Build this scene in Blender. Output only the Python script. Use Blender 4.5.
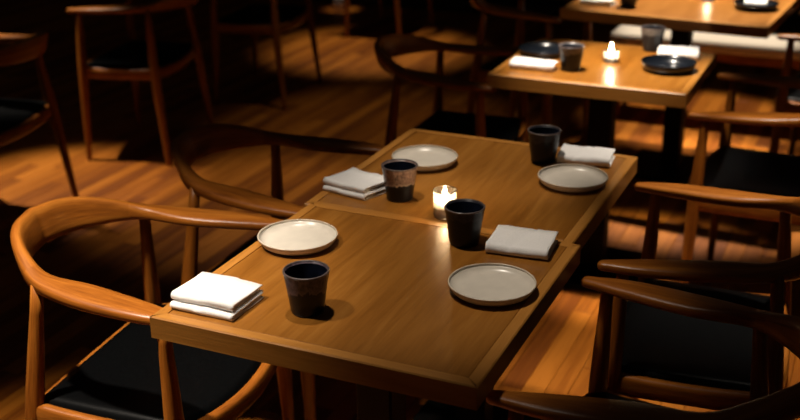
import bpy, math, random
from mathutils import Vector, Matrix, noise
for o in list(bpy.data.objects): bpy.data.objects.remove(o, do_unlink=True)
S = bpy.context.scene
COL = S.collection
R = math.radians
random.seed(7)

# ------------------------------------------------------------------ camera
CAM = Vector((1.1129, -1.4137, 1.6199)); FPX = 1114.0
cd = bpy.data.cameras.new('camera'); cam = bpy.data.objects.new('camera', cd); COL.objects.link(cam)
cam.location = CAM
cam.matrix_world = Matrix.Translation(CAM) @ Matrix.Rotation(R(24.052), 4, 'Z') @ Matrix.Rotation(R(68.321), 4, 'X') @ Matrix.Rotation(R(-0.454), 4, 'Z')
cd.sensor_width = 36; cd.lens = FPX / 800 * 36; cd.clip_start = .05
cd.dof.use_dof = True; cd.dof.focus_distance = 2.05; cd.dof.aperture_fstop = 3.2
S.camera = cam
CAM_INV = cam.matrix_world.inverted()
def pix(p):
    q = CAM_INV @ Vector(p)
    return (400 + FPX * q.x / -q.z, 210 - FPX * q.y / -q.z) if q.z < -.05 else None

# ------------------------------------------------------------------ world and lights
w = bpy.data.worlds.new('world'); S.world = w; w.use_nodes = True
w.node_tree.nodes['Background'].inputs[0].default_value = (1, .78, .6, 1)
w.node_tree.nodes['Background'].inputs[1].default_value = .008
vs = S.view_settings
vs.view_transform = 'Standard'; vs.look = 'None'; vs.gamma = 1; vs.use_curve_mapping = False; vs.exposure = 0.0

def spot(name, loc, target, power, angle, blend=.5, col=(1, .88, .74), rad=.05):
    l = bpy.data.lights.new(name, 'SPOT'); l.energy = power; l.spot_size = R(angle); l.spot_blend = blend
    l.color = col; l.shadow_soft_size = rad
    o = bpy.data.objects.new(name, l); COL.objects.link(o); o.location = loc
    o.rotation_euler = (Vector(target) - Vector(loc)).to_track_quat('-Z', 'Y').to_euler()
    return o
# ceiling downlights of the dining room, plus one added spot for the pot
spot('downlight_aisle', (-.60, -.32, 2.7), (-.34, .0, .7), 470, 40, 1)
spot('downlight_joined_tables', (.02, .34, 2.7), (.29, .42, .7), 92, 32, .7)
spot('downlight_far_joined_table', (.02, 1.15, 2.7), (.22, 1.02, .7), 120, 22, .8)
spot('downlight_between_tables', (1.02, 1.47, 2.7), (.90, 1.36, .0), 230, 34, .7)
spot('downlight_left_of_tables', (-1.15, 3.3, 2.7), (-1.1, 3.2, 0), 40, 40, 1)
spot('downlight_aisle_floor', (-1.35, 2.55, 2.7), (-1.15, 2.15, 0), 110, 31, 1)
spot('downlight_second_table', (.08, 1.62, 2.7), (.32, 2.00, .7), 540, 22, .6)
spot('downlight_third_table', (.25, 3.7, 2.7), (.38, 3.22, .7), 640, 30, .5)
spot('downlight_bench', (.3, 4.1, 2.7), (.32, 3.98, .4), 270, 25, .5)
spot('downlight_left_aisle', (-2.75, 2.12, 2.7), (-1.95, 2.03, 0), 400, 24, .8)
spot('downlight_left_far', (-1.75, 4.9, 2.7), (-1.8, 4.7, 0), 170, 32, .8)
spot('added_pot_spot', (-2.45, 5.3, 2.7), (-2.53, 5.72, .05), 130, 6, .6)  # narrow spot added just to brighten the white pot, not a room fixture

# ------------------------------------------------------------------ materials
def mat(name):
    m = bpy.data.materials.new(name); m.use_nodes = True
    return m, m.node_tree, m.node_tree.nodes['Principled BSDF']
def nd(nt, t, **kw):
    n = nt.nodes.new(t)
    for k, v in kw.items(): setattr(n, k, v)
    return n
def ramp(nt, fac, stops):
    r = nd(nt, 'ShaderNodeValToRGB'); e = r.color_ramp.elements
    e[0].position, e[0].color = stops[0][0], (*stops[0][1], 1)
    e[1].position, e[1].color = stops[-1][0], (*stops[-1][1], 1)
    for p, c in stops[1:-1]:
        x = e.new(p); x.color = (*c, 1)
    nt.links.new(fac, r.inputs[0]); return r
def math_n(nt, op, a, b=None):
    n = nd(nt, 'ShaderNodeMath', operation=op)
    for i, v in enumerate((a, b)):
        if v is None: continue
        if isinstance(v, (int, float)): n.inputs[i].default_value = v
        else: nt.links.new(v, n.inputs[i])
    return n.outputs[0]

def wood(name, dark, mid, light, rough=.34, su=2.2, sv=34, island=False, bump=.06, vary=.25, spec=.5):
    m, nt, b = mat(name); L = nt.links
    uv = nd(nt, 'ShaderNodeUVMap'); info = nd(nt, 'ShaderNodeObjectInfo')
    rnd = info.outputs['Random']
    if island:
        g = nd(nt, 'ShaderNodeNewGeometry')
        rnd = math_n(nt, 'FRACT', math_n(nt, 'ADD', rnd, g.outputs['Random Per Island']))
    off = nd(nt, 'ShaderNodeCombineXYZ')
    L.new(math_n(nt, 'MULTIPLY', rnd, 37.0), off.inputs[2])
    mp = nd(nt, 'ShaderNodeMapping'); L.new(uv.outputs[0], mp.inputs[0]); L.new(off.outputs[0], mp.inputs[1])
    mp.inputs[3].default_value = (su, sv, 1)
    n1 = nd(nt, 'ShaderNodeTexNoise'); n1.inputs['Scale'].default_value = 1.0; n1.inputs['Detail'].default_value = 6; n1.inputs['Roughness'].default_value = .62
    n1.inputs['Distortion'].default_value = .6
    L.new(mp.outputs[0], n1.inputs[0])
    mp2 = nd(nt, 'ShaderNodeMapping'); L.new(uv.outputs[0], mp2.inputs[0]); L.new(off.outputs[0], mp2.inputs[1])
    mp2.inputs[3].default_value = (su * 5, sv * 7, 1)
    n2 = nd(nt, 'ShaderNodeTexNoise'); n2.inputs['Scale'].default_value = 1.0; n2.inputs['Detail'].default_value = 3
    L.new(mp2.outputs[0], n2.inputs[0])
    f = math_n(nt, 'ADD', math_n(nt, 'MULTIPLY', n1.outputs[0], .75), math_n(nt, 'MULTIPLY', n2.outputs[0], .25))
    f = math_n(nt, 'ADD', f, math_n(nt, 'MULTIPLY', math_n(nt, 'SUBTRACT', rnd, .5), vary))
    r = ramp(nt, f, [(.3, dark), (.5, mid), (.68, light)])
    L.new(r.outputs[0], b.inputs['Base Color'])
    rr = nd(nt, 'ShaderNodeMapRange'); rr.inputs['To Min'].default_value = rough - .06; rr.inputs['To Max'].default_value = rough + .1
    L.new(n1.outputs[0], rr.inputs[0]); L.new(rr.outputs[0], b.inputs['Roughness'])
    b.inputs['Specular IOR Level'].default_value = spec
    bp = nd(nt, 'ShaderNodeBump'); bp.inputs['Strength'].default_value = bump; bp.inputs['Distance'].default_value = .004
    L.new(n2.outputs[0], bp.inputs['Height']); L.new(bp.outputs[0], b.inputs['Normal'])
    return m
M = {}
M['chair'] = wood('chair_wood', (.13, .033, .004), (.31, .094, .010), (.47, .165, .021), rough=.32, su=4, sv=40, vary=.06, bump=.12, spec=.4)
M['table'] = wood('table_wood', (.19, .067, .008), (.265, .100, .013), (.335, .138, .021), rough=.29, su=2.5, sv=30, vary=.04)
M['band'] = wood('table_edge_wood', (.31, .120, .018), (.40, .165, .028), (.48, .212, .042), rough=.34, su=3, sv=40, vary=.08)
M['floor'] = wood('floor_wood', (.19, .048, .004), (.35, .102, .007), (.49, .158, .014), rough=.45, su=1.6, sv=22, island=True, vary=.42, spec=.3)
def plain(name, col, rough=.5, nscale=0, namt=.0, bump=0, spec=.5):
    m, nt, b = mat(name)
    b.inputs['Roughness'].default_value = rough; b.inputs['Specular IOR Level'].default_value = spec
    tc = nd(nt, 'ShaderNodeTexCoord'); n = nd(nt, 'ShaderNodeTexNoise'); n.inputs['Scale'].default_value = nscale or 20; n.inputs['Detail'].default_value = 5
    nt.links.new(tc.outputs['Object'], n.inputs[0])
    lo = tuple(c * (1 - namt) for c in col); hi = tuple(min(1, c * (1 + namt)) for c in col)
    r = ramp(nt, n.outputs[0], [(.35, lo), (.65, hi)])
    nt.links.new(r.outputs[0], b.inputs['Base Color'])
    if bump:
        bp = nd(nt, 'ShaderNodeBump'); bp.inputs['Strength'].default_value = bump; bp.inputs['Distance'].default_value = .002
        nt.links.new(n.outputs[0], bp.inputs['Height']); nt.links.new(bp.outputs[0], b.inputs['Normal'])
    return m
M['leather'] = plain('black_leather', (.0018, .002, .0022), .36, 160, .2, .12, .09)
M['metal'] = plain('black_metal', (.005, .0045, .004), .6, 60, .15, .05, .2)
M['linen'] = plain('white_linen', (.80, .78, .76), .9, 420, .05, .25, .1)
M['glaze'] = plain('cream_glaze', (.66, .60, .51), .28, 40, .04, .02)
M['rimglaze'] = plain('tan_rim_glaze', (.58, .49, .38), .32, 60, .08, .03)
M['blackglaze'] = plain('black_glaze', (.006, .008, .012), .22, 50, .2, .03)
M['wax'] = plain('candle_wax', (.8, .72, .6), .5, 30, .03)
M['tin'] = plain('tealight_tin', (.6, .6, .6), .3, 30, .03)
M['wick'] = plain('wick', (.02, .015, .01), .8, 30, .1)
M['wall'] = plain('dark_wall_paint', (.006, .004, .003), .9, 12, .2, .05)
M['base'] = plain('dark_skirting', (.02, .012, .008), .5, 8, .05)
M['cream'] = plain('cream_upholstery', (.78, .68, .54), .9, 220, .05, .2, .2)
M['pot'] = plain('white_ceramic', (.78, .75, .72), .35, 20, .04)
M['under'] = plain('subfloor', (.03, .015, .008), .9, 8, .2)
def cup_mat(name, body, drip, edge, level, amp):
    m, nt, b = mat(name); L = nt.links
    tc = nd(nt, 'ShaderNodeTexCoord'); sx = nd(nt, 'ShaderNodeSeparateXYZ'); L.new(tc.outputs['Object'], sx.inputs[0])
    n = nd(nt, 'ShaderNodeTexNoise'); n.inputs['Scale'].default_value = 42; n.inputs['Detail'].default_value = 3
    mp = nd(nt, 'ShaderNodeMapping'); mp.inputs[3].default_value = (1, 1, .35); L.new(tc.outputs['Object'], mp.inputs[0]); L.new(mp.outputs[0], n.inputs[0])
    h = math_n(nt, 'ADD', sx.outputs[2], math_n(nt, 'MULTIPLY', math_n(nt, 'SUBTRACT', n.outputs[0], .5), amp))
    n2 = nd(nt, 'ShaderNodeTexNoise'); n2.inputs['Scale'].default_value = 190; n2.inputs['Detail'].default_value = 5
    mp2 = nd(nt, 'ShaderNodeMapping'); mp2.inputs[3].default_value = (1, 1, .7); L.new(tc.outputs['Object'], mp2.inputs[0]); L.new(mp2.outputs[0], n2.inputs[0])
    dr = ramp(nt, n2.outputs[0], [(.28, tuple(b * .5 + d * .25 for b, d in zip(body, drip))), (.66, drip)])
    s = ramp(nt, math_n(nt, 'MULTIPLY', h, 10), [(level * 10 - .02, (0, 0, 0)), (level * 10 + .02, (1, 1, 1))])
    mx = nd(nt, 'ShaderNodeMix', data_type='RGBA'); L.new(s.outputs[0], mx.inputs[0]); mx.inputs[6].default_value = (*body, 1); L.new(dr.outputs[0], mx.inputs[7])
    # a pale seam of glaze along the drip line
    e = ramp(nt, math_n(nt, 'ABSOLUTE', math_n(nt, 'SUBTRACT', math_n(nt, 'MULTIPLY', h, 10), level * 10)), [(.0, (1, 1, 1)), (.035, (0, 0, 0))])
    mx2 = nd(nt, 'ShaderNodeMix', data_type='RGBA'); L.new(e.outputs[0], mx2.inputs[0]); L.new(mx.outputs[2], mx2.inputs[6]); mx2.inputs[7].default_value = (*edge, 1)
    L.new(mx2.outputs[2], b.inputs['Base Color']); b.inputs['Roughness'].default_value = .3; b.inputs['Specular IOR Level'].default_value = .25
    return m
M['cup_purple'] = cup_mat('glaze_purple_drip', (.0025, .0035, .007), (.12, .088, .11), (.12, .095, .115), .048, .06)
M['cup_copper'] = cup_mat('glaze_copper_drip', (.003, .004, .007), (.29, .20, .175), (.36, .29, .26), .041, .036)
M['cup_navy'] = cup_mat('glaze_navy', (.0025, .0035, .006), (.022, .022, .03), (.02, .02, .025), .062, .03)
M['cup_grey'] = cup_mat('glaze_grey', (.012, .013, .016), (.16, .15, .15), (.08, .08, .08), .060, .03)
M['cupin'] = plain('glaze_inside_navy', (.006, .009, .020), .35, 70, .4, .05, .25)
M['rimline'] = plain('glaze_rim_brown', (.10, .075, .07), .3, 70, .3, .05)
def glass(name):
    m, nt, b = mat(name); L = nt.links; nt.nodes.remove(b)
    out = nt.nodes['Material Output']
    tr = nd(nt, 'ShaderNodeBsdfTransparent'); tr.inputs[0].default_value = (.97, .96, .94, 1)
    gl = nd(nt, 'ShaderNodeBsdfGlossy'); gl.inputs['Roughness'].default_value = .06
    rf = nd(nt, 'ShaderNodeBsdfRefraction'); rf.inputs['IOR'].default_value = 1.3; rf.inputs['Roughness'].default_value = .2
    fr = nd(nt, 'ShaderNodeFresnel'); fr.inputs[0].default_value = 1.5
    m1 = nd(nt, 'ShaderNodeMixShader'); m1.inputs[0].default_value = .45; L.new(tr.outputs[0], m1.inputs[1]); L.new(rf.outputs[0], m1.inputs[2])
    tl = nd(nt, 'ShaderNodeBsdfTranslucent'); tl.inputs[0].default_value = (.95, .93, .9, 1)
    m0 = nd(nt, 'ShaderNodeMixShader'); m0.inputs[0].default_value = .28; L.new(m1.outputs[0], m0.inputs[1]); L.new(tl.outputs[0], m0.inputs[2]); m1 = m0
    m2 = nd(nt, 'ShaderNodeMixShader'); L.new(fr.outputs[0], m2.inputs[0]); L.new(m1.outputs[0], m2.inputs[1]); L.new(gl.outputs[0], m2.inputs[2])
    L.new(m2.outputs[0], out.inputs[0]); return m
M['glass'] = glass('votive_glass')
def emit(name, col, k):
    m, nt, b = mat(name); b.inputs['Base Color'].default_value = (*col, 1)
    b.inputs['Emission Color'].default_value = (*col, 1); b.inputs['Emission Strength'].default_value = k; return m
M['flame'] = emit('candle_flame', (1, .76, .46), 420)

# ------------------------------------------------------------------ mesh helpers
def mesh(name, V, F, UV=None, smooth=True):
    me = bpy.data.meshes.new(name); me.from_pydata([tuple(v) for v in V], [], F)
    ul = me.uv_layers.new(name='UVMap')
    if UV:
        k = 0
        for fi, poly in enumerate(me.polygons):
            for li in poly.loop_indices: ul.data[li].uv = UV[k]; k += 1
    me.polygons.foreach_set('use_smooth', [smooth] * len(me.polygons)); me.update()
    return me
def link(name, me, m, parent=None, loc=None, rz=0):
    me.materials.clear() if len(me.materials) else None
    me.materials.append(m)
    o = bpy.data.objects.new(name, me); COL.objects.link(o)
    if parent: o.parent = parent
    if loc: o.location = loc
    if rz: o.rotation_euler.z = rz
    return o
def tag(o, label, cat, group=None):
    o['label'] = label; o['category'] = cat
    if group: o['group'] = group
    return o
def thing(name, label, cat, loc=(0, 0, 0), rz=0, group=None):
    o = bpy.data.objects.new(name, None); COL.objects.link(o); o.empty_display_size = .05
    o.location = loc; o.rotation_euler = (0, 0, rz); return tag(o, label, cat, group)
def dup(root, label=None, loc=None, rz=None, group=None):
    def cp(o, par):
        c = o.copy(); COL.objects.link(c); c.parent = par
        for ch in list(o.children): cp(ch, c)
        return c
    r = cp(root, None)
    if label: r['label'] = label
    if loc: r.location = loc
    if rz is not None: r.rotation_euler = (0, 0, rz)
    if group: r['group'] = group
    return r
def grid_faces(nu, nv, close_v=True, flip=False):
    F = []
    for i in range(nu - 1):
        for j in range(nv if close_v else nv - 1):
            k = (j + 1) % nv
            f = [i * nv + j, (i + 1) * nv + j, (i + 1) * nv + k, i * nv + k]
            F.append(f[::-1] if flip else f)
    return F
def tube(name, rings, caps=(True, True)):
    """rings: list of rings (each the same number of points); UV u = length, v = girth"""
    nv = len(rings[0]); nu = len(rings); V = [p for r in rings for p in r]; F = []; UV = []
    cen = [sum((Vector(p) for p in r), Vector()) / nv for r in rings]
    u = [0.0]
    for i in range(1, nu): u.append(u[-1] + (cen[i] - cen[i - 1]).length)
    mid = rings[nu // 2]; v = [0.0]
    for j in range(1, nv + 1): v.append(v[-1] + (Vector(mid[j % nv]) - Vector(mid[j - 1])).length)
    for i in range(nu - 1):
        for j in range(nv):
            k = (j + 1) % nv
            F.append([i * nv + j, i * nv + k, (i + 1) * nv + k, (i + 1) * nv + j])
            UV += [(u[i], v[j]), (u[i], v[j + 1]), (u[i + 1], v[j + 1]), (u[i + 1], v[j])]
    if caps[0]:
        F.append(list(range(nv))[::-1]); UV += [(0, v[j]) for j in range(nv)][::-1]
    if caps[1]:
        F.append([(nu - 1) * nv + j for j in range(nv)]); UV += [(u[-1], v[j]) for j in range(nv)]
    return mesh(name, V, F, UV)
def rod(name, pts, n=12):
    """round tapering rod; pts = [(Vector, radius)]"""
    rings = []
    for i, (p, r) in enumerate(pts):
        a = Vector(pts[max(0, i - 1)][0]); b = Vector(pts[min(len(pts) - 1, i + 1)][0]); t = (b - a).normalized()
        x = t.orthogonal().normalized() if abs(t.x) > .9 else (Vector((1, 0, 0)) - t * t.x).normalized(); y = t.cross(x)
        rings.append([Vector(p) + (x * math.cos(2 * math.pi * k / n) + y * math.sin(2 * math.pi * k / n)) * r for k in range(n)])
    return tube(name, rings)
def bevel_box(name, c, s, bev=.002, along=None, seg=1):
    """box with bevelled edges; UV along its longest side"""
    import bmesh
    bm = bmesh.new(); bmesh.ops.create_cube(bm, size=1)
    for v in bm.verts: v.co = Vector((v.co.x * s[0], v.co.y * s[1], v.co.z * s[2])) + Vector(c)
    if bev: bmesh.ops.bevel(bm, geom=list(bm.edges), offset=bev, segments=seg, affect='EDGES', profile=.5)
    uvl = bm.loops.layers.uv.new('UVMap'); ax = along if along is not None else max(range(3), key=lambda i: s[i])
    for f in bm.faces:
        n = f.normal; k = max(range(3), key=lambda i: abs(n[i])); oth = [i for i in range(3) if i != ax and i != k]
        t = oth[0] if oth else (ax + 1) % 3
        for l in f.loops:
            l[uvl].uv = (l.vert.co[ax], l.vert.co[t] + .37 * k)
    me = bpy.data.meshes.new(name); bm.to_mesh(me); bm.free(); return me
def prism(name, poly, z0, z1, along=1):
    n = len(poly); V = [(x, y, z0) for x, y in poly] + [(x, y, z1) for x, y in poly]
    F = [list(range(n))[::-1], [n + i for i in range(n)]] + [[i, (i + 1) % n, n + (i + 1) % n, n + i] for i in range(n)]
    UV = [(V[i][along], V[i][1 - along] + (V[i][2] * .9)) for f in F for i in f]
    return mesh(name, V, F, UV, smooth=False)
def lathe(name, prof, n=40, closed=True):
    V = []; F = []
    for r, z in prof:
        for k in range(n):
            a = 2 * math.pi * k / n; V.append((r * math.cos(a), r * math.sin(a), z))
    m = len(prof)
    for i in range(m - 1):
        for k in range(n):
            q = (k + 1) % n; F.append([i * n + k, i * n + q, (i + 1) * n + q, (i + 1) * n + k])
    if closed:
        F.append(list(range(n))[::-1]); F.append([(m - 1) * n + k for k in range(n)])
    return mesh(name, V, F)
def catmull(P, t):
    n = len(P) - 1; t = min(max(t, 0), 1) * n; i = min(int(t), n - 1); f = t - i
    g = lambda k: Vector(P[min(max(k, 0), n)])
    a, b, c, d = g(i - 1), g(i), g(i + 1), g(i + 2)
    if i == 0: a = b * 2 - c
    if i == n - 1: d = c * 2 - b
    return .5 * ((2 * b) + (c - a) * f + (2 * a - 5 * b + 4 * c - d) * f * f + (3 * b - a - 3 * c + d) * f ** 3)

# ------------------------------------------------------------------ setting: floor, back wall
BACK = 5.95
floor = link('floor', mesh('floor', *(lambda x0, x1, y0, y1, z: ([(x0, y0, z - .05), (x1, y0, z - .05), (x1, y1, z - .05), (x0, y1, z - .05), (x0, y0, z), (x1, y0, z), (x1, y1, z), (x0, y1, z)],
    [[3, 2, 1, 0], [4, 5, 6, 7], [0, 1, 5, 4], [1, 2, 6, 5], [2, 3, 7, 6], [3, 0, 4, 7]]))(-7.1, 3.2, -1.6, BACK + .1, -.018), smooth=False), M['under'])
floor['kind'] = 'structure'
PW = .062; planks = []
for i in range(int(10.1 / PW)):
    x = -7.0 + (i + .5) * PW; y = -1.55 - random.random() * .8
    while y < BACK:
        ln = random.choice((.6, .75, .9, 1.05, 1.2)); a = max(y, -1.55); b_ = min(y + ln, BACK)
        if b_ - a > .02:
            full = (a == y and b_ == y + ln)
            planks.append((x, a, b_, ln if full else None))
        y += ln
def plank_area(p):
    q = [pix((p[0] + dx, yy, 0)) for yy in (p[1], p[2]) for dx in (-PW / 2, PW / 2)]
    if any(c is None for c in q): return 0
    xs = [c[0] for c in q]; ys = [c[1] for c in q]
    if max(xs) < 0 or min(xs) > 800 or max(ys) < 0 or min(ys) > 420: return 0
    # share of the plank inside the frame times its projected area
    o = [q[0], q[1], q[3], q[2]]; A = abs(sum(o[i][0] * o[(i + 1) % 4][1] - o[(i + 1) % 4][0] * o[i][1] for i in range(4))) / 2
    ix = (min(max(xs), 800) - max(min(xs), 0)) / (max(xs) - min(xs) + 1e-6); iy = (min(max(ys), 420) - max(min(ys), 0)) / (max(ys) - min(ys) + 1e-6)
    return A * ix * iy
planks.sort(key=plank_area, reverse=True)
pm = {}
def plank_mesh(ln):
    k = round(ln, 3)
    if k not in pm:
        pm[k] = bevel_box('plank', (0, 0, -.008), (PW - .0012, ln - .0015, .016), .0012, along=1)
        pm[k].materials.append(M['floor'])
    return pm[k]
for p in planks[:300]:
    o = bpy.data.objects.new('plank', plank_mesh(p[2] - p[1])); COL.objects.link(o); o.parent = floor
    o.location = (p[0], (p[1] + p[2]) / 2, random.uniform(-.0004, .0004))
V = []; F = []; UV = []
for x, a, b_, _ in planks[300:]:
    h = PW / 2 - .0006; z = random.uniform(-.0004, .0004); k = len(V); j = random.random() * 9
    c = [(x - h, a + .0007, z - .016), (x + h, a + .0007, z - .016), (x + h, b_ - .0007, z - .016), (x - h, b_ - .0007, z - .016)]
    V += c + [(q[0], q[1], z) for q in c]
    for f in ([4, 5, 6, 7], [0, 1, 5, 4], [1, 2, 6, 5], [2, 3, 7, 6], [3, 0, 4, 7]):
        F.append([k + i for i in f]); UV += [(V[k + i][1] + j, V[k + i][0]) for i in f]
st = link('plank_field', mesh('plank_field', V, F, UV, smooth=False), M['floor'], floor); st['kind'] = 'stuff'
wb = link('wall_back', bevel_box('wall_back', (-1.95, BACK + .06, 1.4), (10.3, .12, 2.8), 0), M['wall']); wb['kind'] = 'structure'
bb = link('baseboard_back', bevel_box('baseboard_back', (-1.95, BACK - .012, .045), (10.1, .02, .09), .004), M['base']); bb['kind'] = 'structure'

# ------------------------------------------------------------------ tables
TH = .73
def table(label, x0, y0, wx, wy, rz=0, first=None, top=TH, th=.042):
    t = thing('dining_table', label, 'table', (x0, y0, 0), rz, 'square wooden tables in one row')
    bw = .022; g = .0012; z0, z1 = top - th, top
    me = bevel_box('top_panel', (wx / 2, wy / 2, (z0 + z1) / 2 - .0004), (wx - 2 * bw - g, wy - 2 * bw - g, th), .0012, along=1)
    link('top_panel', me, M['table'], t)
    P = [((0, 0), (wx, 0), (wx - bw, bw), (bw, bw)), ((wx, 0), (wx, wy), (wx - bw, wy - bw), (wx - bw, bw)),
         ((wx, wy), (0, wy), (bw, wy - bw), (wx - bw, wy - bw)), ((0, wy), (0, 0), (bw, bw), (bw, wy - bw))]
    for i, p in enumerate(P):
        # chamfered outer top edge: lower prism plus inset top
        c = .0022; n = [(0, 1), (-1, 0), (0, -1), (1, 0)][i]
        q = [(x + (n[0] * c if k < 2 else 0), y + (n[1] * c if k < 2 else 0)) for k, (x, y) in enumerate(p)]
        V = [(x, y, z0) for x, y in p] + [(x, y, z1 - c) for x, y in p] + [(x, y, z1) for x, y in q]
        F = [[3, 2, 1, 0], [8, 9, 10, 11]] + [[a + k, a + (k + 1) % 4, a + 4 + (k + 1) % 4, a + 4 + k] for a in (0, 4) for k in range(4)]
        al = 0 if i % 2 == 0 else 1
        UV = [(V[k][al], V[k][1 - al] + V[k][2]) for f in F for k in f]
        link('edge_band', mesh('edge_band', V, F, UV, smooth=False), M['band'], t)
    cx, cy = wx / 2, wy / 2
    link('pedestal', bevel_box('pedestal', (cx, cy, z0 / 2 + .004), (.075, .075, z0 - .052), .004), M['metal'], t)
    link('base_plate', bevel_box('base_plate', (cx, cy, .009), (.36, .36, .016), .004), M['metal'], t)
    for dx, dy in ((.46, .06), (.06, .46)):
        link('support_arm', bevel_box('support_arm', (cx, cy, z0 - .011 - (.0 if dx > dy else .0005)), (dx * wx / .61, dy * wy / .6, .022), .003), M['metal'], t)
    return t
table('square wooden dining table nearest the camera, set with cups and plates', 0, 0, .610, .600)
table('square wooden dining table pushed against the back of the nearest table', -.021, .6035, .610, .600, top=.722)
table('small wooden table with black dishes and a lit candle in the blurred middle row', -.015, 1.785, .615, .545)
table('wide wooden table at the top edge behind the one with black dishes', -.09, 2.85, .80, .74, R(-4))

# ------------------------------------------------------------------ chairs
LOOPC = [(.264, .244, .666), (.17, .236, .669), (.04, .216, .673), (-.070, .198, .680), (-.142, .148, .693), (-.196, .080, .702), (-.217, 0, .705)]
#        half width, half height, tilt (top leans outward)
LOOPS = [(.0140, .0095, 0), (.031, .0125, 0), (.037, .0140, .03), (.0215, .0165, .12), (.015, .030, .24), (.0135, .040, .28), (.013, .042, .28)]
def loop_at(s):
    """s in -1..1 : right arm tip .. left arm tip, 0 = middle of the back"""
    a = 1 - abs(s); p = catmull(LOOPC, a); q = catmull([Vector(v) for v in LOOPS], a)
    if s < 0: p = Vector((p.x, -p.y, p.z))
    return p, q
def loop_ring(s, n=18, shrink=1.0):
    p, q = loop_at(s); e = .004
    a = loop_at(min(1, s + e))[0]; b = loop_at(max(-1, s - e))[0]
    t = (a - b).normalized(); out = Vector((t.y, -t.x, 0)).normalized()
    if out.dot(Vector((p.x + .02, p.y, 0))) < 0: out = -out
    up = Vector((0, 0, 1)); ct, si = math.cos(q.z), math.sin(q.z)
    o2 = out * ct - up * si; u2 = up * ct + out * si
    r = []
    for k in range(n):
        an = 2 * math.pi * k / n - math.pi / 2; c, d = math.cos(an), math.sin(an); ex = .64
        r.append(p + o2 * (math.copysign(abs(c) ** ex, c) * q.x * shrink) + u2 * (math.copysign(abs(d) ** ex, d) * q.y * shrink))
    if (out.cross(up)).dot(t) < 0: r = r
    return r, t
def loop_part(name, s0, s1, n):
    rings = []
    for i in range(n + 1):
        s = s0 + (s1 - s0) * i / n
        rings.append(loop_ring(s)[0])
    for end, s, sg in ((0, s0, -1), (1, s1, 1)):
        if abs(abs(s) - 1) < 1e-6:      # rounded tip
            p, q = loop_at(s); rr, t = loop_ring(s)
            ex = []
            for f in (.35, .7, .92):
                sh = math.sqrt(1 - f * f); ex.append([v + t * sg * f * .012 for v in loop_ring(s, shrink=sh)[0]])
            rings = (ex[::-1] + rings) if end == 0 else (rings + ex)
    return tube(name, rings, (abs(s0) == 1, abs(s1) == 1))
def fix_normals(me):
    import bmesh
    bm = bmesh.new(); bm.from_mesh(me); bmesh.ops.recalc_face_normals(bm, faces=bm.faces); bm.to_mesh(me); bm.free(); return me
SEATZ = .428
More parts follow.
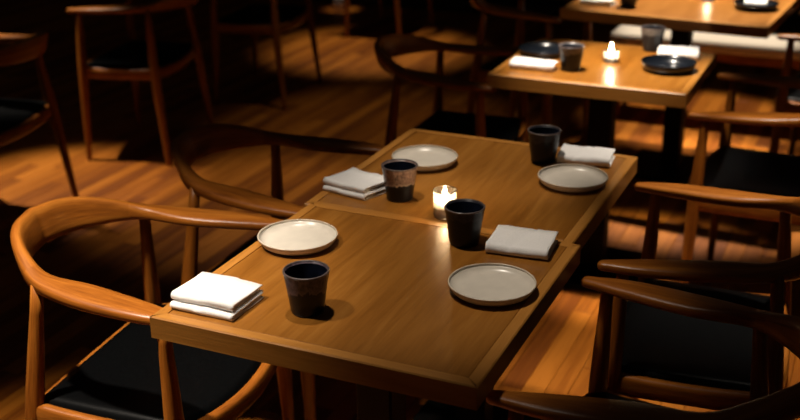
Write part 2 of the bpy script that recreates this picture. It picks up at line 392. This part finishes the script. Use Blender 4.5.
def make_chair():
    t = thing('armchair', '', 'chair', group='round-backed wooden armchairs with black leather seats')
    S0 = .44
    link('backrest', fix_normals(loop_part('backrest', -S0, S0, 40)), M['chair'], t)
    link('armrest', fix_normals(loop_part('armrest', S0, 1, 26)), M['chair'], t)
    link('armrest', fix_normals(loop_part('armrest', -1, -S0, 26)), M['chair'], t)
    for s in (1, -1):
        for kind in ('front', 'rear'):
            if kind == 'front': a, m, b = Vector((.222, s * .246, .662)), Vector((.230, s * .250, SEATZ - .02)), Vector((.240, s * .262, 0))
            else: a, m, b = Vector((-.076, s * .206, .680)), Vector((-.098, s * .240, SEATZ - .02)), Vector((-.140, s * .268, 0))
            pts = []
            for z, r in ((0, .0115), (.02, .012), (.15, .0145), (.28, .0182), (.37, .0198), (.45, .0194), (.54, .0165), (.62, .0135), (a.z, .0125)):
                p = b.lerp(m, z / m.z) if z < m.z else m.lerp(a, (z - m.z) / (a.z - m.z))
                pts.append((p, r))
            link('leg', fix_normals(rod('leg', pts)), M['chair'], t)
    fl, rl = Vector((.230, .250, 0)), Vector((-.090, .240, 0))
    def rail(name, p0, p1, zc0, zc1, dip, bow=Vector((0, 0, 0)), h=.026, wd=.0125):
        rings = []; n = 14
        d = (p1 - p0).normalized(); sd = Vector((d.y, -d.x, 0))
        for i in range(n + 1):
            f = i / n; k = 4 * f * (1 - f); c = p0.lerp(p1, f) + bow * k; z = zc0 + (zc1 - zc0) * f - dip * k
            hh = h * (1 - .12 * k); ring = []
            for j in range(14):
                an = 2 * math.pi * j / 14 - math.pi / 2; cc, dd = math.cos(an), math.sin(an); e = .55
                ring.append(Vector((c.x, c.y, z)) + sd * math.copysign(abs(cc) ** e, cc) * wd + Vector((0, 0, math.copysign(abs(dd) ** e, dd) * hh)))
            rings.append(ring)
        return fix_normals(tube(name, rings))
    zc = SEATZ - .026; mir = lambda v: Vector((v.x, -v.y, v.z))
    link('front_rail', rail('front_rail', fl, mir(fl), zc, zc, .018, Vector((.045, 0, 0))), M['chair'], t)
    link('rear_rail', rail('rear_rail', rl, mir(rl), zc, zc, .014, Vector((-.022, 0, 0))), M['chair'], t)
    link('side_rail', rail('side_rail', fl, rl, zc, zc, .004), M['chair'], t)
    link('side_rail', rail('side_rail', mir(fl), mir(rl), zc, zc, .004), M['chair'], t)
    # dished leather seat inside the rails
    nu, nv = 18, 18; V = []; F = []
    def sp(u, v, e=.0):
        x0 = -.098 - .022 * (1 - v * v) + .004; x1 = .230 + .045 * (1 - v * v) - .004
        x = x0 + (x1 - x0) * (u + 1) / 2; hw = .240 + (.250 - .240) * (u + 1) / 2 - .004
        return x, v * hw
    for i in range(nu + 1):
        u = -1 + 2 * i / nu
        for j in range(nv + 1):
            v = -1 + 2 * j / nv
            x, y = sp(u * .97, v * .97)
            edge = max(abs(u), abs(v)) ** 8
            z = SEATZ + .012 - .020 * (1 - v * v) * .9 - .008 * (1 - u * u) * (1 - v * v) - .010 * edge
            V.append((x, y, z))
    nn = nv + 1; base = len(V)
    V += [(x, y, SEATZ - .045) for x, y, z in V]
    for i in range(nu):
        for j in range(nv):
            F.append([i * nn + j, (i + 1) * nn + j, (i + 1) * nn + j + 1, i * nn + j + 1]); F.append([base + k for k in F[-1]][::-1])
    B = [(i, 0) for i in range(nu)] + [(nu, j) for j in range(nv)] + [(i, nv) for i in range(nu, 0, -1)] + [(0, j) for j in range(nv, 0, -1)]
    for k in range(len(B)):
        a = B[k]; b = B[(k + 1) % len(B)]; ia = a[0] * nn + a[1]; ib = b[0] * nn + b[1]
        F.append([ia, ib, base + ib, base + ia])
    link('seat', fix_normals(mesh('seat', V, F)), M['leather'], t)
    return t
C0 = make_chair()
CH = [  # x, y, yaw degrees, label
    (-.295, .320, 6, 'brightly lit wooden armchair in the left foreground, back curving round to the left'),
    (-.300, .900, 2, 'armchair directly behind the brightly lit foreground one, left of the tables'),
    (.890, .920, 184, 'armchair right of the far joined table with one orange-lit arm'),
    (.885, .312, 177, 'dark shadowed armchair at the bottom right corner beside the nearest table'),
    (-.285, 2.075, 2, 'armchair left of the table with black dishes, its round back facing the aisle'),
    (.885, 2.035, 179, 'armchair right of the table with black dishes, arm lit reddish'),
    (-.36, 3.18, -4, 'armchair left of the table at the top edge, only its near arm and legs showing'),
    (1.02, 3.17, 176, 'armchair at the top right corner beside the wide table'),
    (-1.87, 1.59, 190, 'armchair cut by the left edge of the picture, with an orange highlight on its arm'),
    (-1.89, 2.63, 192, 'armchair at the upper left with its arm cut by the top edge, between two others'),
    (-1.83, 3.60, 188, 'dim armchair against the dark top edge, third from the left edge'),
    (-1.85, 5.2, 180, 'farthest dim armchair, only thin legs seen beside the small lit floor patch'),
]
for i, (x, y, a, lab) in enumerate(CH):
    if i == 0: c = C0; c.location = (x, y, 0); c.rotation_euler = (0, 0, R(a)); c['label'] = lab
    else: dup(C0, lab, (x, y, 0), R(a))

# ------------------------------------------------------------------ tableware
TZ1, TZ2 = .73, .722
def arc(cx, cz, r, a0, a1, n):
    return [(cx + r * math.cos(R(a0 + (a1 - a0) * i / n)), cz + r * math.sin(R(a0 + (a1 - a0) * i / n))) for i in range(n + 1)]
def make_plate(label, loc, m, rm, rad=.0805, h=.020, group='cream plates'):
    t = thing('plate', label, 'plate', loc, 0, group)
    k = rad / .082
    body = [(.0005, 0), (.060 * k, 0), (.064 * k, .001), (.0735 * k, .0045), (.0795 * k, h * .62), (rad - .0006, h - .003), (rad - .0022, h - .0035),
            (.0765 * k, h * .62), (.0715 * k, .0085), (.064 * k, .0062), (.03 * k, .0056), (.0005, .0056)]
    link('dish', lathe('dish', body, 56), m, t)
    rim = [(rad - .0028, h - .0036), (rad + .0001, h - .0034), (rad + .0002, h - .0012)] + [(rad - .0013 + .0015 * math.cos(R(a)), h - .0012 + .0013 * math.sin(R(a))) for a in (20, 55, 90, 125, 160)] + [(rad - .0029, h - .002), (rad - .0028, h - .0036)]
    link('rim', lathe('rim', rim, 56, closed=False), rm, t)
    return t
for lab, x, y, z in (('cream plate on the near table beside the lit left chair', .084, .386, TZ1), ('cream plate behind the coppery-banded cup on the farther joined table', .122, .957, TZ2),
                     ('cream plate at the back right of the joined tables, in front of a napkin', .4925, .957, TZ2), ('cream plate at the front right of the nearest table', .517, .330, TZ1)):
    make_plate(lab, (x, y, z), M['glaze'], M['rimglaze'])
def make_cup(label, loc, m, group='stoneware cups'):
    t = thing('cup', label, 'cup', loc, random.random() * 6, group)
    H = .080
    out = [(.0005, 0), (.0265, 0), (.0288, .0012), (.0298, .004), (.0326, .025), (.0360, .050), (.0402, H - .004), (.0408, H - .0012)]
    link('body', lathe('body', out + [(.0375, H - .0012), (.0340, .05), (.0300, .02), (.027, .0075), (.0005, .0065)], 48), m, t)
    inn = [(.0373, H - .003), (.0338, .05), (.0298, .02), (.0268, .0082), (.0005, .0072)]
    link('inner_glaze', lathe('inner_glaze', inn, 48, closed=False), M['cupin'], t)
    link('rim', lathe('rim', [(.0374, H - .0030), (.0374, H - .0008), (.0380, H), (.0402, H + .0002), (.0412, H - .0008), (.0412, H - .0024), (.0404, H - .0034)], 48, closed=False), M['rimline'], t)
    return t
for lab, x, y, z, m in (('dark cup with purple glaze drips at the front of the nearest table', .245, .128, TZ1, 'cup_purple'),
                        ('dark cup with a coppery glazed upper band beside a folded napkin', .163, .714, TZ2, 'cup_copper'),
                        ('plain black cup standing just in front of the candle', .392, .517, TZ1, 'cup_navy'),
                        ('black cup at the back edge of the joined tables', .3835, 1.082, TZ2, 'cup_navy')):
    make_cup(lab, (x, y, z), M[m])
def make_napkin(label, loc, rz, lx, ly, cs, seed, group='folded white napkins', crease=.55, skew=.0):
    """folded cloth: C-folds stacked; profile in local y-z, fold towards -y, drawn out along x"""
    V = []; F = []; nx = 22; th = .0030
    z = 0
    for ci, (h, dy, dl, dx0) in enumerate(cs):
        for nest in range(2 if h > .009 else 1):
            ins = nest * (th + .0006); hh = h - 2 * ins
            if hh < 2 * th: continue
            r = hh / 2; zc = z + h / 2; L = ly - dl - ins * (1.5 + nest)
            outer = [(L, zc - r)] + [(L * f, zc - r) for f in (.75, .5, .25)] + arc(r * .9 + ins, zc, r, -90, -270, 10)[0:] + [(L * f, zc + r) for f in (.25, .5, .75)] + [(L - .003 * nest, zc + r)]
            ri = max(r - th, .0004)
            inner = [(L - .003 * nest, zc + ri)] + [(L * f, zc + ri) for f in (.75, .5, .25)] + arc(r * .9 + ins, zc, ri, -270, -90, 10) + [(L * f, zc - ri) for f in (.25, .5, .75)] + [(L, zc - ri)]
            prof = outer + inner; n = len(prof); b0 = len(V)
            for i in range(nx + 1):
                f = i / nx; x = dx0 + f * (lx - (.0 if nest == 0 else .004))
                for (py, pz) in prof:
                    q = Vector((x * 16, py * 16, seed + ci * 3.1))
                    a = noise.noise(q) * .0042 + noise.noise(q * 2.7) * .0016
                    lift = (pz / .026)
                    cr = -.0024 * math.exp(-((f - crease - .25 * (py / ly - .5)) / .03) ** 2) * (1 if pz > zc else 0)
                    ex = .0016 * noise.noise(Vector((py * 40, pz * 90, seed + (9 if f > .5 else 2))))
                    V.append((x + ex * abs(f - .5) * 2 + skew * py, py + dy + .0022 * noise.noise(Vector((x * 22, pz * 60, seed + 5 + ci))) , max(0.0006, pz + a * lift + cr)))
            for i in range(nx):
                for j in range(n):
                    k = (j + 1) % n; F.append([b0 + i * n + j, b0 + i * n + k, b0 + (i + 1) * n + k, b0 + (i + 1) * n + j])
            # end faces of the ribbon as quads
            hN = n // 2
            for e in (0, nx):
                for j in range(hN - 1):
                    q = [b0 + e * n + j, b0 + e * n + j + 1, b0 + e * n + n - 2 - j, b0 + e * n + n - 1 - j]
                    F.append(q if e == 0 else q[::-1])
        z += h - .0004
    o = link('napkin', fix_normals(mesh('napkin', V, F)), M['linen'], None, loc, rz)
    return tag(o, label, 'napkin', group)
# (height, y shift, shorten, x shift) for each C-fold, lowest first
make_napkin('bright white folded napkin at the front left corner of the nearest table', (.018, .038, TZ1), R(-1), .128, .104, [(.013, 0, 0, 0), (.015, .009, .006, -.003)], 1.3)
make_napkin('folded white napkin beside the coppery cup at the left table edge', (-.018, .690, TZ2), R(-12), .118, .098, [(.013, 0, 0, 0), (.015, .006, .004, -.003)], 5.2, skew=.15)
make_napkin('folded white napkin at the back right corner of the joined tables', (.420, 1.075, TZ2), R(6), .128, .088, [(.022, 0, 0, 0)], 8.4, crease=.45)
make_napkin('folded white napkin at the right edge beside the black cup', (.449, .483, TZ1), R(5), .124, .104, [(.021, 0, 0, 0)], 11.9, crease=.5)
def make_candle(label, loc, power, sc=1.0, gh=.060, fs=1.25, up=0.0):
    t = thing('votive_candle', label, 'candle', loc, 0, 'lit candles in glass holders')
    r = .0245 * sc; H = gh * sc; prof = [(.0005, 0), (r - .003, 0), (r - .001, .0015)]
    for k in range(13):                       # ribbed outside
        z = .004 + (H - .008) * k / 12; prof.append((r + (.0014 if k % 2 else -.0012), z))
    prof += [(r + .0012, H - .003), (r + .0008, H), (r - .0015, H), (r - .0030, H - .004), (r - .0044, .010 + up), (r - .007, .0065 + up), (.0005, .006 + up)]
    link('glass', lathe('glass', prof, 40), M['glass'], t)
    a = link('tealight', lathe('tealight', [(.0005, .0072), (.0165 * sc, .0072), (.0170 * sc, .0085), (.0170 * sc, .021), (.0160 * sc, .021), (.0160 * sc, .0185), (.0005, .018)], 28), M['tin'], t, (0, 0, up))
    link('wax', lathe('wax', [(.0005, .0182), (.0157 * sc, .0186), (.0157 * sc, .0198), (.012 * sc, .0192), (.0005, .0190)], 28), M['wax'], a)
    link('wick', fix_normals(rod('wick', [((0, 0, .0188), .0007), ((.0004, 0, .024), .0007), ((.0008, 0, .027), .0005)], 6)), M['wick'], a)
    fz = .024 + up
    link('flame', lathe('flame', [(.0003, fz), *[(r_ * fs, fz + z_ * fs) for r_, z_ in ((.0022, .002), (.0038, .006), (.0043, .010), (.0035, .015), (.0021, .020), (.0009, .0245), (.0003, .028))]], 16), M['flame'], t)
    l = bpy.data.lights.new('candle_glow', 'POINT'); l.energy = power; l.color = (1, .55, .2); l.shadow_soft_size = .006
    o = bpy.data.objects.new('candle_glow', l); COL.objects.link(o); o.location = (loc[0], loc[1], loc[2] + fz + .012)
    return t
make_candle('lit tealight in a ribbed glass holder between the cups on the near tables', (.296, .652, TZ2), 3.0, 1.0, .062, 1.1, .014)
make_candle('lit candle in clear glass on the table with black dishes', (.302, 2.085, TZ1), .4, 1.0, .036, 1.4)
make_candle('lit candle at the top edge on the wide table', (.42, 3.22, TZ1), .3)

# second table
make_plate('dark dish behind the napkin on the left of the middle-row table', (.075, 2.10, TZ1), M['blackglaze'], M['blackglaze'], .085, .022, 'black dishes')
make_plate('black dish on the right of the middle-row table in front of a napkin', (.495, 2.045, TZ1), M['blackglaze'], M['blackglaze'], .085, .030, 'black dishes')
make_cup('dark grey glazed cup beside the rolled napkin on the middle-row table', (.212, 1.93, TZ1), M['cup_grey'])
make_cup('dark grey cup at the back of the middle-row table behind the black dish', (.392, 2.285, TZ1), M['cup_grey'])
make_napkin('white folded napkin at the left front corner of the middle-row table', (.028, 1.875, TZ1), R(0), .145, .055, [(.026, 0, 0, 0)], 14.1)
make_napkin('white folded napkin behind the black dish on the middle-row table', (.432, 2.18, TZ1), R(8), .130, .09, [(.026, 0, 0, 0)], 17.7)
# third table
make_napkin('white napkin at the left of the wide table at the top edge', (-.04, 2.95, TZ1), R(-4), .13, .09, [(.026, 0, 0, 0)], 21.3)
make_cup('dark cup on the wide table, cut by the top edge', (.150, 2.985, TZ1), M['cup_grey'])
make_plate('dark blue dish holding a napkin on the wide table', (.62, 3.13, TZ1), M['blackglaze'], M['blackglaze'], .085, .026, 'black dishes')
make_napkin('white napkin lying in the dark blue dish on the wide table', (.578, 3.097, TZ1 + .0066), R(5), .085, .066, [(.024, 0, 0, 0)], 24.6)

# bench with a cream cushion beyond the wide table, white pot on the floor by the wall
bn = thing('bench', 'cream cushioned bench glimpsed below the wide table at the top edge', 'bench', (.36, 3.97, 0))
link('cushion', bevel_box('cushion', (0, 0, .395), (.96, .25, .06), .018, seg=3), M['cream'], bn)
link('seat_frame', bevel_box('seat_frame', (0, 0, .345), (.94, .23, .04), .004), M['chair'], bn)
for sx in (-1, 1):
    for sy in (-1, 1):
        link('leg', fix_normals(rod('leg', [((sx * .43, sy * .09, 0), .013), ((sx * .425, sy * .088, .33), .02)])), M['chair'], bn)
pt = thing('pot', 'small white pot on the dark floor beyond the dim chairs, at the top edge', 'pot', (-2.54, 5.74, 0))
link('body', lathe('body', [(.0005, 0), (.035, 0), (.045, .01), (.055, .05), (.056, .085), (.051, .085), (.049, .05), (.038, .012), (.0005, .01)], 32), M['pot'], pt)
link('rim', lathe('rim', [(.051, .083), (.058, .083), (.0595, .088), (.058, .093), (.053, .093), (.051, .088), (.051, .083)], 32, closed=False), M['pot'], pt)
